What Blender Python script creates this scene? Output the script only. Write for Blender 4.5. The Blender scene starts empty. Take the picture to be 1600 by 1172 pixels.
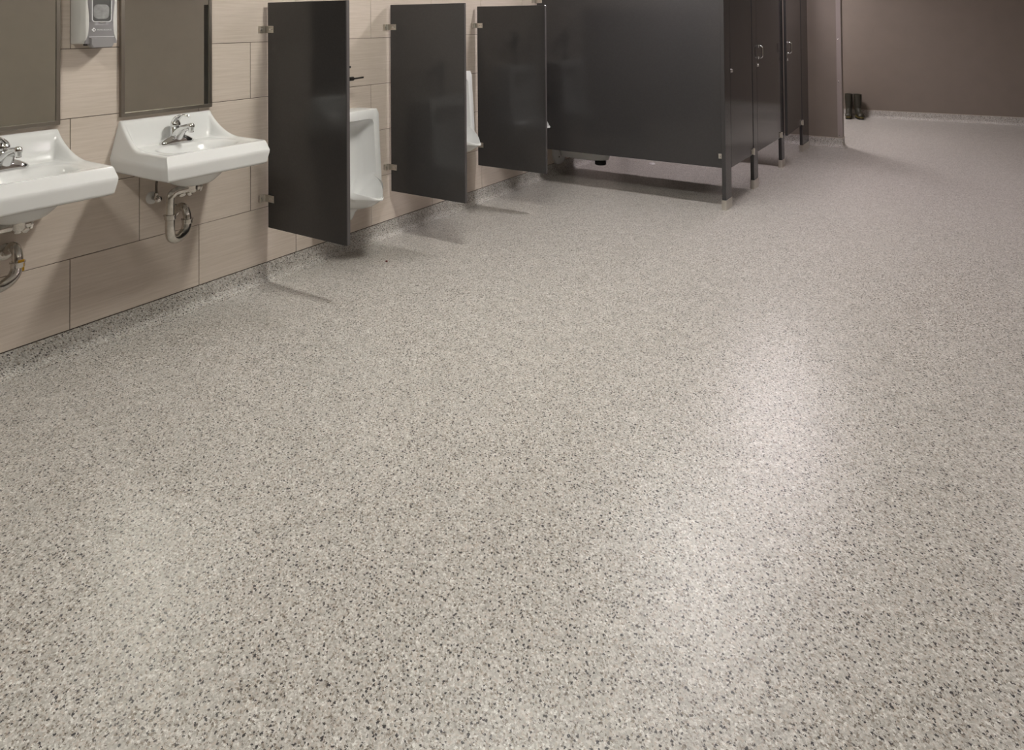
import bpy, bmesh, math, random
from mathutils import Vector, Matrix
random.seed(7)
scene = bpy.context.scene
COL = scene.collection
PI = math.pi

# ---------------------------------------------------------------- camera
F_PX, YAW, PITCH, ROLL, V0 = 1106.34, 0.5848, 0.0175, -0.0083, 12.09
CAM = Vector((3.3224, 0.0, 1.4323))
cd = bpy.data.cameras.new('camera')
cam = bpy.data.objects.new('camera', cd); COL.objects.link(cam)
fw = Vector((-math.sin(YAW)*math.cos(PITCH), math.cos(YAW)*math.cos(PITCH), math.sin(PITCH)))
r0 = Vector((math.cos(YAW), math.sin(YAW), 0)); u0 = r0.cross(fw)
rt = r0*math.cos(ROLL) + u0*math.sin(ROLL); up = u0*math.cos(ROLL) - r0*math.sin(ROLL)
M = Matrix((rt, up, -fw)).transposed().to_4x4(); M.translation = CAM
cam.matrix_world = M
cd.sensor_fit = 'HORIZONTAL'; cd.sensor_width = 36.0
cd.lens = F_PX*36.0/1600.0
cd.shift_y = (V0-586.0)/1600.0
cd.clip_start = 0.05
scene.camera = cam

# ---------------------------------------------------------------- world, light, exposure
w = bpy.data.worlds.new('world'); scene.world = w; w.use_nodes = True
w.node_tree.nodes['Background'].inputs[0].default_value = (0.5, 0.5, 0.5, 1)
w.node_tree.nodes['Background'].inputs[1].default_value = 0.02
vs = scene.view_settings
vs.view_transform = 'Standard'; vs.look = 'None'; vs.gamma = 1.0; vs.use_curve_mapping = False
vs.exposure = 0.02
CEIL = 2.62
# ceiling panels: x, y, size x, size y, strength, colour, where
WARM = (1.0, 0.975, 0.90); NEUT = (1.0, 0.955, 0.945); PINK = (1.0, 0.90, 0.94)
LIGHTS = [
    (1.62, 0.15, 0.62, 0.20, 72.0, WARM, 'over the sinks, nearest the front wall'),
    (1.62, 2.62, 0.62, 0.20, 122.0, WARM, 'beside the first urinal screen'),
    (1.62, 4.78, 0.62, 0.20, 100.0, NEUT, 'just before the toilet stalls'),
    (1.66, 6.95, 0.62, 0.20, 118.0, PINK, 'over the stall doors'),
    (4.15, 0.70, 0.62, 0.20, 32.0, WARM, 'by the right wall, nearest the front'),
    (4.15, 3.40, 0.62, 0.20, 20.0, PINK, 'by the right wall, across from the urinals'),
    (4.15, 6.30, 0.62, 0.20, 46.0, PINK, 'by the right wall, across from the stalls'),
    (1.00, 9.75, 0.62, 0.32, 126.0, (1.0, 0.93, 0.94), 'behind the wall end, by the back wall'),
]

# ---------------------------------------------------------------- materials
def new_mat(name):
    m = bpy.data.materials.new(name); m.use_nodes = True
    nt = m.node_tree; b = nt.nodes['Principled BSDF']
    return m, nt, b
def link(nt, a, b): nt.links.new(a, b)
def plain(name, col, rough=0.5, metal=0.0, spec=0.5, noise=0.0, nscale=40, bump=0.0, coat=0.0):
    m, nt, b = new_mat(name)
    b.inputs['Roughness'].default_value = rough; b.inputs['Metallic'].default_value = metal
    b.inputs['Specular IOR Level'].default_value = spec
    b.inputs['Coat Weight'].default_value = coat
    b.inputs['Base Color'].default_value = (*col, 1)
    if noise or bump:
        g = nt.nodes.new('ShaderNodeNewGeometry')
        n = nt.nodes.new('ShaderNodeTexNoise'); n.inputs['Scale'].default_value = nscale
        n.inputs['Detail'].default_value = 4
        link(nt, g.outputs['Position'], n.inputs['Vector'])
        if noise:
            r = nt.nodes.new('ShaderNodeValToRGB')
            r.color_ramp.elements[0].position = 0.3; r.color_ramp.elements[1].position = 0.7
            r.color_ramp.elements[0].color = (*[c*(1-noise) for c in col], 1)
            r.color_ramp.elements[1].color = (*[min(1, c*(1+noise)) for c in col], 1)
            link(nt, n.outputs['Fac'], r.inputs['Fac']); link(nt, r.outputs['Color'], b.inputs['Base Color'])
        if bump:
            bp = nt.nodes.new('ShaderNodeBump'); bp.inputs['Strength'].default_value = bump
            bp.inputs['Distance'].default_value = 0.002
            link(nt, n.outputs['Fac'], bp.inputs['Height']); link(nt, bp.outputs['Normal'], b.inputs['Normal'])
    return m

def floor_mat(name='flake_floor', rough=0.30):
    m, nt, b = new_mat(name)
    N = nt.nodes.new
    g = N('ShaderNodeNewGeometry')
    pos = g.outputs['Position']
    # slight distortion so that chips are irregular
    dn = N('ShaderNodeTexNoise'); dn.inputs['Scale'].default_value = 330; dn.inputs['Detail'].default_value = 1
    link(nt, pos, dn.inputs['Vector'])
    sub = N('ShaderNodeVectorMath'); sub.operation = 'SUBTRACT'; sub.inputs[1].default_value = (0.5, 0.5, 0.5)
    link(nt, dn.outputs['Color'], sub.inputs[0])
    sc = N('ShaderNodeVectorMath'); sc.operation = 'SCALE'; sc.inputs['Scale'].default_value = 0.0075
    link(nt, sub.outputs[0], sc.inputs[0])
    ad = N('ShaderNodeVectorMath'); ad.operation = 'ADD'
    link(nt, pos, ad.inputs[0]); link(nt, sc.outputs[0], ad.inputs[1])
    # unroll floor and coves into one sheet: (x - z, y + 0.9 z)
    sp = N('ShaderNodeSeparateXYZ'); link(nt, ad.outputs[0], sp.inputs[0])
    m1 = N('ShaderNodeMath'); m1.operation = 'SUBTRACT'; link(nt, sp.outputs[0], m1.inputs[0]); link(nt, sp.outputs[2], m1.inputs[1])
    m2 = N('ShaderNodeMath'); m2.operation = 'MULTIPLY_ADD'; m2.inputs[1].default_value = 0.9
    link(nt, sp.outputs[2], m2.inputs[0]); link(nt, sp.outputs[1], m2.inputs[2])
    cbx = N('ShaderNodeCombineXYZ'); link(nt, m1.outputs[0], cbx.inputs[0]); link(nt, m2.outputs[0], cbx.inputs[1])
    P = cbx.outputs[0]
    # base flakes
    v1 = N('ShaderNodeTexVoronoi'); v1.voronoi_dimensions = '2D'; v1.inputs['Scale'].default_value = 270
    link(nt, P, v1.inputs['Vector'])
    sx = N('ShaderNodeSeparateColor'); link(nt, v1.outputs['Color'], sx.inputs[0])
    ramp = N('ShaderNodeValToRGB'); cr = ramp.color_ramp; cr.interpolation = 'CONSTANT'
    cols = [(0.0, (0.22, 0.190, 0.155)), (0.08, (0.33, 0.312, 0.285)), (0.26, (0.39, 0.372, 0.345)),
            (0.46, (0.455, 0.435, 0.405)), (0.64, (0.43, 0.38, 0.335)), (0.74, (0.53, 0.512, 0.482)), (0.93, (0.65, 0.64, 0.61))]
    cr.elements[0].position = 0; cr.elements[0].color = (*cols[0][1], 1)
    cr.elements[1].position = cols[1][0]; cr.elements[1].color = (*cols[1][1], 1)
    for p_, c_ in cols[2:]:
        e = cr.elements.new(p_); e.color = (*c_, 1)
    link(nt, sx.outputs[0], ramp.inputs['Fac'])
    base = ramp.outputs['Color']
    # dark chips, three sizes
    def chips(scale, size, keep, col, prev, shift):
        of = N('ShaderNodeVectorMath'); of.operation = 'ADD'; of.inputs[1].default_value = shift
        link(nt, P, of.inputs[0])
        v = N('ShaderNodeTexVoronoi'); v.voronoi_dimensions = '2D'; v.inputs['Scale'].default_value = scale
        link(nt, of.outputs[0], v.inputs['Vector'])
        s = N('ShaderNodeSeparateColor'); link(nt, v.outputs['Color'], s.inputs[0])
        th = N('ShaderNodeMapRange'); th.inputs['From Min'].default_value = 1-keep; th.inputs['From Max'].default_value = 1
        th.inputs['To Min'].default_value = size*0.35; th.inputs['To Max'].default_value = size
        link(nt, s.outputs[1], th.inputs['Value'])
        gt = N('ShaderNodeMath'); gt.operation = 'GREATER_THAN'; gt.inputs[1].default_value = 1-keep
        link(nt, s.outputs[1], gt.inputs[0])
        lt = N('ShaderNodeMath'); lt.operation = 'LESS_THAN'
        link(nt, v.outputs['Distance'], lt.inputs[0]); link(nt, th.outputs[0], lt.inputs[1])
        mu = N('ShaderNodeMath'); mu.operation = 'MULTIPLY'
        link(nt, gt.outputs[0], mu.inputs[0]); link(nt, lt.outputs[0], mu.inputs[1])
        mx = N('ShaderNodeMix'); mx.data_type = 'RGBA'
        mx.inputs['B'].default_value = (*col, 1)
        link(nt, mu.outputs[0], mx.inputs['Factor']); link(nt, prev, mx.inputs['A'])
        return mx.outputs['Result']
    c = chips(120, 0.32, 0.26, (0.12, 0.098, 0.08), base, (3.1, 1.7, 0))
    c = chips(92, 0.28, 0.34, (0.034, 0.030, 0.031), c, (5.1, 9.7, 0))
    c = chips(48, 0.175, 0.50, (0.026, 0.023, 0.025), c, (0.3, 5.7, 0))
    # broad mottling of the broadcast
    n2 = N('ShaderNodeTexNoise'); n2.inputs['Scale'].default_value = 14; n2.inputs['Detail'].default_value = 4
    link(nt, pos, n2.inputs['Vector'])
    mr = N('ShaderNodeMapRange'); mr.inputs['From Min'].default_value = 0.3; mr.inputs['From Max'].default_value = 0.7
    mr.inputs['To Min'].default_value = 0.93; mr.inputs['To Max'].default_value = 1.06
    link(nt, n2.outputs['Fac'], mr.inputs['Value'])
    sc2 = N('ShaderNodeVectorMath'); sc2.operation = 'SCALE'
    link(nt, c, sc2.inputs[0]); link(nt, mr.outputs[0], sc2.inputs['Scale'])
    link(nt, sc2.outputs[0], b.inputs['Base Color'])
    # relief of flakes under the clear coat
    nb = N('ShaderNodeTexNoise'); nb.inputs['Scale'].default_value = 170; nb.inputs['Detail'].default_value = 2
    link(nt, pos, nb.inputs['Vector'])
    bp = N('ShaderNodeBump'); bp.inputs['Strength'].default_value = 0.5; bp.inputs['Distance'].default_value = 0.0012
    link(nt, nb.outputs['Fac'], bp.inputs['Height']); link(nt, bp.outputs['Normal'], b.inputs['Normal'])
    b.inputs['Roughness'].default_value = rough
    b.inputs['Specular IOR Level'].default_value = 0.38
    return m

def tile_mat():
    m, nt, b = new_mat('linen_tile')
    N = nt.nodes.new
    tc = N('ShaderNodeTexCoord'); oi = N('ShaderNodeObjectInfo')
    mp = N('ShaderNodeMapping'); mp.inputs['Scale'].default_value = (1, 5.0, 130)
    link(nt, tc.outputs['Object'], mp.inputs['Vector'])
    cb = N('ShaderNodeCombineXYZ')
    ml = N('ShaderNodeMath'); ml.operation = 'MULTIPLY'; ml.inputs[1].default_value = 60
    link(nt, oi.outputs['Random'], ml.inputs[0])
    link(nt, ml.outputs[0], cb.inputs[0])
    ad = N('ShaderNodeVectorMath'); ad.operation = 'ADD'
    link(nt, mp.outputs[0], ad.inputs[0]); link(nt, cb.outputs[0], ad.inputs[1])
    n = N('ShaderNodeTexNoise'); n.inputs['Scale'].default_value = 1.0; n.inputs['Detail'].default_value = 4
    n.inputs['Roughness'].default_value = 0.6
    link(nt, ad.outputs[0], n.inputs['Vector'])
    r = N('ShaderNodeValToRGB'); cr = r.color_ramp
    cr.elements[0].position = 0.25; cr.elements[0].color = (0.51, 0.435, 0.37, 1)
    cr.elements[1].position = 0.75; cr.elements[1].color = (0.61, 0.535, 0.47, 1)
    link(nt, n.outputs['Fac'], r.inputs['Fac'])
    mr = N('ShaderNodeMapRange'); mr.inputs['To Min'].default_value = 0.95; mr.inputs['To Max'].default_value = 1.04
    link(nt, oi.outputs['Random'], mr.inputs['Value'])
    sc = N('ShaderNodeVectorMath'); sc.operation = 'SCALE'
    link(nt, r.outputs['Color'], sc.inputs[0]); link(nt, mr.outputs[0], sc.inputs['Scale'])
    link(nt, sc.outputs[0], b.inputs['Base Color'])
    bp = N('ShaderNodeBump'); bp.inputs['Strength'].default_value = 0.15; bp.inputs['Distance'].default_value = 0.001
    link(nt, n.outputs['Fac'], bp.inputs['Height']); link(nt, bp.outputs['Normal'], b.inputs['Normal'])
    b.inputs['Roughness'].default_value = 0.55; b.inputs['Specular IOR Level'].default_value = 0.35
    return m

M_FLOOR = floor_mat()
M_COVE = floor_mat('flake_cove', 0.6)
M_TILE = tile_mat()
M_GROUT = plain('grout', (0.10, 0.075, 0.06), 0.9)
M_PAINT = plain('brown_paint', (0.182, 0.150, 0.124), 0.55, noise=0.03, nscale=6, bump=0.05)
M_PAINT2 = plain('taupe_paint', (0.235, 0.205, 0.165), 0.55, noise=0.03, nscale=6, bump=0.05)
M_CEIL = plain('ceiling_white', (0.80, 0.79, 0.76), 0.9)
M_PORC = plain('porcelain', (0.70, 0.705, 0.70), 0.12, spec=0.55)
M_CHROME = plain('chrome', (0.72, 0.72, 0.72), 0.10, metal=1.0)
M_PIPE = plain('worn_chrome_pipe', (0.60, 0.57, 0.53), 0.20, metal=1.0, noise=0.12, nscale=60)
M_STEEL = plain('brushed_steel', (0.66, 0.63, 0.58), 0.34, metal=1.0)
M_FRAME = plain('mirror_frame_steel', (0.36, 0.33, 0.29), 0.35, metal=1.0)
M_MIRROR = plain('mirror_glass', (0.90, 0.92, 0.87), 0.02, metal=1.0)
M_PART = plain('charcoal_panel', (0.049, 0.047, 0.0475), 0.12, spec=0.38, noise=0.05, nscale=90)
M_PEDGE = plain('charcoal_panel_edge', (0.075, 0.068, 0.068), 0.35)
M_BLACK = plain('black_rubber', (0.012, 0.012, 0.012), 0.5)
M_DARK = plain('dark_metal', (0.035, 0.032, 0.03), 0.3, metal=0.6)
M_WHITEP = plain('white_plastic', (0.66, 0.65, 0.63), 0.35)
M_GREYP = plain('grey_plastic', (0.245, 0.235, 0.245), 0.4)
M_GREYB = plain('push_bar_grey', (0.27, 0.26, 0.265), 0.4)
M_PRINT = plain('white_print', (0.72, 0.72, 0.74), 0.5)
M_BAG = plain('soap_pouch', (0.30, 0.30, 0.30), 0.35, noise=0.25, nscale=30)
M_WINDOW = plain('smoked_window', (0.12, 0.12, 0.12), 0.15)
M_BOOT = plain('boot_rubber', (0.026, 0.024, 0.016), 0.45)
M_SOLE = plain('boot_sole', (0.008, 0.007, 0.006), 0.6)
M_YELL = plain('yellow_band', (0.16, 0.12, 0.02), 0.5)
M_CAP = plain('cove_cap_cream', (0.42, 0.37, 0.32), 0.6)
M_GUARD = plain('corner_guard_plastic', (0.27, 0.23, 0.215), 0.4)
M_FLEX = plain('braided_hose', (0.14, 0.12, 0.10), 0.4, metal=0.7)
M_YTAG = plain('yellow_tag', (0.75, 0.42, 0.02), 0.5)
M_PAPER = plain('paper', (0.75, 0.73, 0.72), 0.8)
M_RED = plain('dark_red_bit', (0.12, 0.02, 0.02), 0.6)

# ---------------------------------------------------------------- helpers
def sharpen(bm, ang=38):
    lim = math.radians(ang)
    for f in bm.faces: f.smooth = True
    for e in bm.edges:
        if len(e.link_faces) == 2 and e.calc_face_angle(0) > lim: e.smooth = False
def obj(name, bm, mat, parent=None, loc=None, smooth=38, **props):
    bm.normal_update()
    if smooth: sharpen(bm, smooth)
    me = bpy.data.meshes.new(name); bm.to_mesh(me); bm.free()
    return obj_me(name, me, mat, parent, loc, **props)
def obj_me(name, me, mat, parent=None, loc=None, **props):
    if mat and not me.materials: me.materials.append(mat)
    o = bpy.data.objects.new(name, me); COL.objects.link(o)
    if parent: o.parent = parent
    if loc is not None: o.location = loc
    for k, v in props.items(): o[k] = v
    return o
def thing(name, label, cat, loc=(0, 0, 0), rz=0, group=None):
    o = bpy.data.objects.new(name, None); COL.objects.link(o)
    o.empty_display_size = 0.05
    o.location = loc; o.rotation_euler = (0, 0, rz)
    o['label'] = label; o['category'] = cat
    if group: o['group'] = group
    return o
def copy_tree(o, parent=None):
    c = o.copy(); COL.objects.link(c)
    if parent: c.parent = parent
    for ch in list(o.children): copy_tree(ch, c)
    return c
def box(bm, x0, x1, y0, y1, z0, z1, bevel=0.0, seg=2):
    r = bmesh.ops.create_cube(bm, size=1.0)
    vs_ = r['verts']
    for v in vs_:
        v.co = Vector((x0+(v.co.x+.5)*(x1-x0), y0+(v.co.y+.5)*(y1-y0), z0+(v.co.z+.5)*(z1-z0)))
    if bevel:
        es = set(e for v in vs_ for e in v.link_edges)
        bmesh.ops.bevel(bm, geom=list(es), offset=bevel, segments=seg, profile=0.5, affect='EDGES')
def bbox(*a, **k):
    bm = bmesh.new(); box(bm, *a, **k); return bm
def grid_rings(bm, rings, closed=True, cap0=False, cap1=False):
    V = [[bm.verts.new(p) for p in r] for r in rings]
    n = len(rings[0])
    for a, b_ in zip(V, V[1:]):
        for i in range(n if closed else n-1):
            j = (i+1) % n
            try: bm.faces.new((a[i], a[j], b_[j], b_[i]))
            except ValueError: pass
    if cap0: bm.faces.new(V[0][::-1])
    if cap1: bm.faces.new(V[-1])
    return V
def catmull(pts, k=6):
    P = [Vector(p) for p in pts]; out = []
    for i in range(len(P)-1):
        p0 = P[max(i-1, 0)]; p1 = P[i]; p2 = P[i+1]; p3 = P[min(i+2, len(P)-1)]
        for s in range(k):
            t = s/k
            out.append(0.5*((2*p1)+(p2-p0)*t+(2*p0-5*p1+4*p2-p3)*t*t+(3*p1-p0-3*p2+p3)*t**3))
    out.append(P[-1]); return out
def tube(bm, path, r, n=12, cap=True, flat=None):
    """r: number or list; flat: optional list of scale for second axis"""
    P = [Vector(p) for p in path]; m = len(P)
    R = [r]*m if not hasattr(r, '__len__') else list(r)
    Fl = flat if flat else [1.0]*m
    t0 = (P[1]-P[0]).normalized()
    a = Vector((0, 0, 1)) if abs(t0.z) < .9 else Vector((0, 1, 0))
    u = t0.cross(a).normalized()
    rings = []
    for i in range(m):
        t = (P[min(i+1, m-1)]-P[max(i-1, 0)]).normalized()
        u = (u-t*u.dot(t)).normalized(); v = t.cross(u)
        rings.append([P[i]+(u*math.cos(2*PI*k/n)+v*math.sin(2*PI*k/n)*Fl[i])*R[i] for k in range(n)])
    grid_rings(bm, rings, True, cap, cap)
def lerp_list(a, m):
    out = []
    for i in range(m):
        t = i/(m-1)*(len(a)-1); k = min(int(t), len(a)-2); out.append(a[k]+(a[k+1]-a[k])*(t-k))
    return out
def bent_tube(bm, path, r, k=6, n=12, flat=None):
    p = catmull(path, k)
    rr = lerp_list(r, len(p)) if hasattr(r, '__len__') else r
    ff = lerp_list(flat, len(p)) if flat else None
    tube(bm, p, rr, n, True, ff)
def cyl(bm, a, b_, r, n=16, r2=None): tube(bm, [a, b_], [r, r if r2 is None else r2], n)
def lathe(bm, prof, c, n=20, axis='z'):
    rings = []
    for r, h in prof:
        ring = []
        for k in range(n):
            ca, sa = math.cos(2*PI*k/n)*r, math.sin(2*PI*k/n)*r
            if axis == 'z': p = (c[0]+ca, c[1]+sa, c[2]+h)
            elif axis == 'x': p = (c[0]+h, c[1]+ca, c[2]+sa)
            else: p = (c[0]+sa, c[1]+h, c[2]+ca)
            ring.append(p)
        rings.append(ring)
    grid_rings(bm, rings, True, True, True)
def sm(t):
    t = max(0.0, min(1.0, t)); return t*t*(3-2*t)
def fixn(bm):
    bmesh.ops.remove_doubles(bm, verts=bm.verts, dist=0.00005)
    bmesh.ops.dissolve_degenerate(bm, edges=bm.edges, dist=0.00005)
    bmesh.ops.recalc_face_normals(bm, faces=bm.faces)

# ---------------------------------------------------------------- the room
X_R, Y_F, Y_END = 5.25, -2.6, 8.50
def far_y(x): return 11.26+0.075*(x-1.9)
bm = bmesh.new(); box(bm, -0.1, X_R+0.1, Y_F-0.1, 11.9, -0.06, 0.0)
obj('floor', bm, M_FLOOR, smooth=0, kind='structure', label='speckled grey and beige flake floor with a satin sheen')
bm = bmesh.new(); box(bm, -0.1, X_R+0.1, Y_F-0.1, 11.9, CEIL, CEIL+0.06)
obj('ceiling', bm, M_CEIL, smooth=0, kind='structure', label='plain white ceiling')
TH = 0.004
bm = bmesh.new(); box(bm, -0.1, -TH, Y_F-0.1, Y_END+0.13, 0.0, CEIL)
wall_left = obj('wall_left', bm, M_GROUT, smooth=0, kind='structure', label='wall of beige linen-look tiles behind sinks and urinals')
# tiles, running bond: pitch .6096 x .3048
PZ, PY, J = 0.3048, 0.6096, 0.003
Z0, Y0 = 0.1036, 1.5179
tile_cache = {}
def tile_mesh(L, H):
    key = (round(L, 3), round(H, 3))
    if key not in tile_cache:
        b_ = bmesh.new(); box(b_, -TH, 0, -L/2, L/2, -H/2, H/2, 0.0008, 1)
        for f in b_.faces: f.smooth = False
        me = bpy.data.meshes.new('tile'); b_.to_mesh(me); b_.free(); tile_cache[key] = me
    return tile_cache[key]
row = 0; z = Z0
while z < CEIL-0.01:
    z1 = min(z+PZ, CEIL)
    off = 0.0 if row % 2 == 0 else PY/2
    y = Y0+off-PY*10
    while y < Y_END:
        a, b_ = max(y, Y_F), min(y+PY, Y_END)
        if b_-a > 0.02:
            o = obj_me('tile', tile_mesh(b_-a-J, z1-z-J), M_TILE, wall_left, (0, (a+b_)/2, (z+z1)/2))
        y += PY
    row += 1; z += PZ

def prism_y(bm, prof, y0, y1):
    """profile of (x, z) swept along y"""
    grid_rings(bm, [[(x, y0, z) for x, z in prof], [(x, y1, z) for x, z in prof]], True, True, True)
COVE_H, COVE_R = 0.1016, 0.045
def cove_prof(t=0.005):
    pr = [(0.0, COVE_H-0.0002), (t, COVE_H-0.0002), (t, COVE_R)]
    for k in range(1, 8):
        a = PI/2*k/8
        pr.append((t+COVE_R*(1-math.cos(a)), COVE_R*(1-math.sin(a))))
    pr += [(t+COVE_R, 0.00005), (t+COVE_R, -0.001), (0.0, -0.001)]
    return pr
bm = bmesh.new(); prism_y(bm, cove_prof(), Y_F, Y_END)
bmesh.ops.recalc_face_normals(bm, faces=bm.faces)
obj('baseboard_left', bm, M_COVE, kind='structure', smooth=30, label='speckled cove base running under the tiled wall')
# painted walls
bm = bmesh.new(); box(bm, -0.1, 0.0, Y_END+0.13, 11.9, 0.0, CEIL)
obj('wall_recess', bm, M_PAINT, smooth=0, kind='structure', label='brown painted side wall of the recess behind the wall end')
bm = bmesh.new(); box(bm, 0.0, 2.03, Y_END, Y_END+0.13, 0.0, CEIL)
obj('wall_stall_end', bm, M_PAINT, smooth=0, kind='structure', label='brown painted wall end beyond the last stall')
bm = bmesh.new()
ys = [far_y(0), far_y(X_R)]
vsx = [bm.verts.new(p) for p in [(0, ys[0], 0), (X_R, ys[1], 0), (X_R, ys[1]+.1, 0), (0, ys[0]+.1, 0),
                                  (0, ys[0], CEIL), (X_R, ys[1], CEIL), (X_R, ys[1]+.1, CEIL), (0, ys[0]+.1, CEIL)]]
for f in [(0, 1, 2, 3), (4, 5, 6, 7), (0, 1, 5, 4), (1, 2, 6, 5), (2, 3, 7, 6), (3, 0, 4, 7)]: bm.faces.new([vsx[i] for i in f])
bmesh.ops.recalc_face_normals(bm, faces=bm.faces)
obj('wall_back', bm, M_PAINT, smooth=0, kind='structure', label='plain brown painted back wall')
bm = bmesh.new(); box(bm, X_R, X_R+0.1, Y_F, 11.8, 0.0, CEIL)
obj('wall_right', bm, M_PAINT2, smooth=0, kind='structure', label='brown painted wall opposite the sinks')
bm = bmesh.new(); box(bm, 0.0, X_R, Y_F-0.1, Y_F, 0.0, CEIL)
obj('wall_front', bm, M_PAINT, smooth=0, kind='structure', label='brown painted wall behind the camera')
# coves of the painted walls: sweep along a floor polyline with mitred corners, room on the right-hand side of travel
def cove_path(name, pts, label):
    P = [Vector((a, b_, 0)) for a, b_ in pts]; prof = cove_prof(0.006); rings = []; caps = []
    for i, p_ in enumerate(P):
        d1 = (P[i]-P[i-1]).normalized() if i > 0 else None
        d2 = (P[i+1]-P[i]).normalized() if i < len(P)-1 else None
        n1 = Vector((d1.y, -d1.x, 0)) if d1 else None
        n2 = Vector((d2.y, -d2.x, 0)) if d2 else None
        if n1 is None: n = n2
        elif n2 is None: n = n1
        else:
            n = (n1+n2); n = n/(n.dot(n1))
        rings.append([p_+n*x_+Vector((0, 0, z_)) for x_, z_ in prof])
        caps.append((p_, n))
    b1 = bmesh.new(); grid_rings(b1, rings, True, True, True); bmesh.ops.recalc_face_normals(b1, faces=b1.faces)
    o = obj(name, b1, M_COVE, kind='structure', smooth=30, label=label)
    b2 = bmesh.new()
    cp = [(0, COVE_H), (0.008, COVE_H), (0.008, COVE_H+0.007), (0, COVE_H+0.007)]
    grid_rings(b2, [[p_+n*x_+Vector((0, 0, z_)) for x_, z_ in cp] for p_, n in caps], True, True, True)
    bmesh.ops.recalc_face_normals(b2, faces=b2.faces)
    obj('cap_strip', b2, M_CAP, o, smooth=0)
cove_path('baseboard_stall_end', [(0.05, Y_END), (2.03, Y_END), (2.03, Y_END+0.13), (0.05, Y_END+.13)][:3], 'speckled cove base around the brown wall end')
cove_path('baseboard_back', [(0.0, far_y(0)), (X_R, far_y(X_R))], 'speckled cove base with pale cap along back wall')
cove_path('baseboard_right', [(X_R, far_y(X_R)-.04), (X_R, Y_F)], 'speckled cove base along the wall opposite the sinks')

# corner guard
bm = bmesh.new()
gx, gy, gt = 2.03, Y_END, 0.003
pr = [(gx-0.045, gy), (gx-0.045, gy-gt), (gx+gt, gy-gt), (gx+gt, gy+0.045), (gx, gy+0.045), (gx, gy)]
grid_rings(bm, [[(a, b_, 0.112) for a, b_ in pr], [(a, b_, 1.9) for a, b_ in pr]], True, True, True)
bmesh.ops.recalc_face_normals(bm, faces=bm.faces)
guard = obj('corner_guard', bm, M_GUARD, smooth=20, label='thin plastic guard screwed over the edge of the brown wall end', category='corner guard')
for zz in (0.135, 0.72, 1.19, 1.7):
    b_ = bmesh.new(); lathe(b_, [(0.006, 0.0), (0.006, -0.001), (0.003, -0.003)], (gx-0.028, gy-gt, zz), 10, 'y'); fixn(b_)
    obj('screw', b_, M_CHROME, guard)

# ceiling light panels
for (lx, ly, sx_, sy_, st, colr, where) in LIGHTS:
    t = thing('ceiling_light', 'white ceiling light panel ' + where, 'light', (lx, ly, CEIL), group='ceiling light panels')
    fb = bmesh.new()
    for (a0, a1, c0, c1) in ((-sx_/2-.02, -sx_/2, -sy_/2-.02, sy_/2+.02), (sx_/2, sx_/2+.02, -sy_/2-.02, sy_/2+.02),
                             (-sx_/2, sx_/2, -sy_/2-.02, -sy_/2), (-sx_/2, sx_/2, sy_/2, sy_/2+.02)):
        box(fb, a0, a1, c0, c1, -0.018, -0.0005)
    obj('light_frame', fb, M_CEIL, t, smooth=0)
    m, nt, b = new_mat('diffuser_glow')
    b.inputs['Base Color'].default_value = (0.8, 0.8, 0.8, 1)
    b.inputs['Emission Color'].default_value = (*colr, 1); b.inputs['Emission Strength'].default_value = st
    db = bmesh.new(); box(db, -sx_/2, sx_/2, -sy_/2, sy_/2, -0.012, -0.0005)
    obj('diffuser', db, m, t, smooth=0)

# ---------------------------------------------------------------- mirrors
def mirror(yc, label):
    t = thing('wall_mirror', label, 'mirror', (0, yc, 1.0), group='mirrors over the sinks')
    W, H, fwid, dep = 0.462, 0.915, 0.017, 0.020
    def frame_bar(y0, y1, z0, z1):
        b_ = bmesh.new(); box(b_, 0.0, dep, y0, y1, z0, z1, 0.0012, 1); obj('frame_bar', b_, M_FRAME, t, smooth=0)
    frame_bar(-W/2, W/2, 0, fwid); frame_bar(-W/2, W/2, H-fwid, H)
    frame_bar(-W/2, -W/2+fwid, fwid, H-fwid); frame_bar(W/2-fwid, W/2, fwid, H-fwid)
    b_ = bmesh.new(); box(b_, 0.001, 0.006, -W/2+fwid, W/2-fwid, fwid, H-fwid)
    for v in b_.verts:                         # the pane sits a little askew in its channel
        v.co.x += 0.0095*(v.co.y+W/2)/W
    obj('mirror_glass', b_, M_MIRROR, t, smooth=0)
mirror(1.958, 'framed wall mirror above the sink nearest the urinals')
mirror(1.238, 'framed wall mirror above the sink cut by the left edge')

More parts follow.
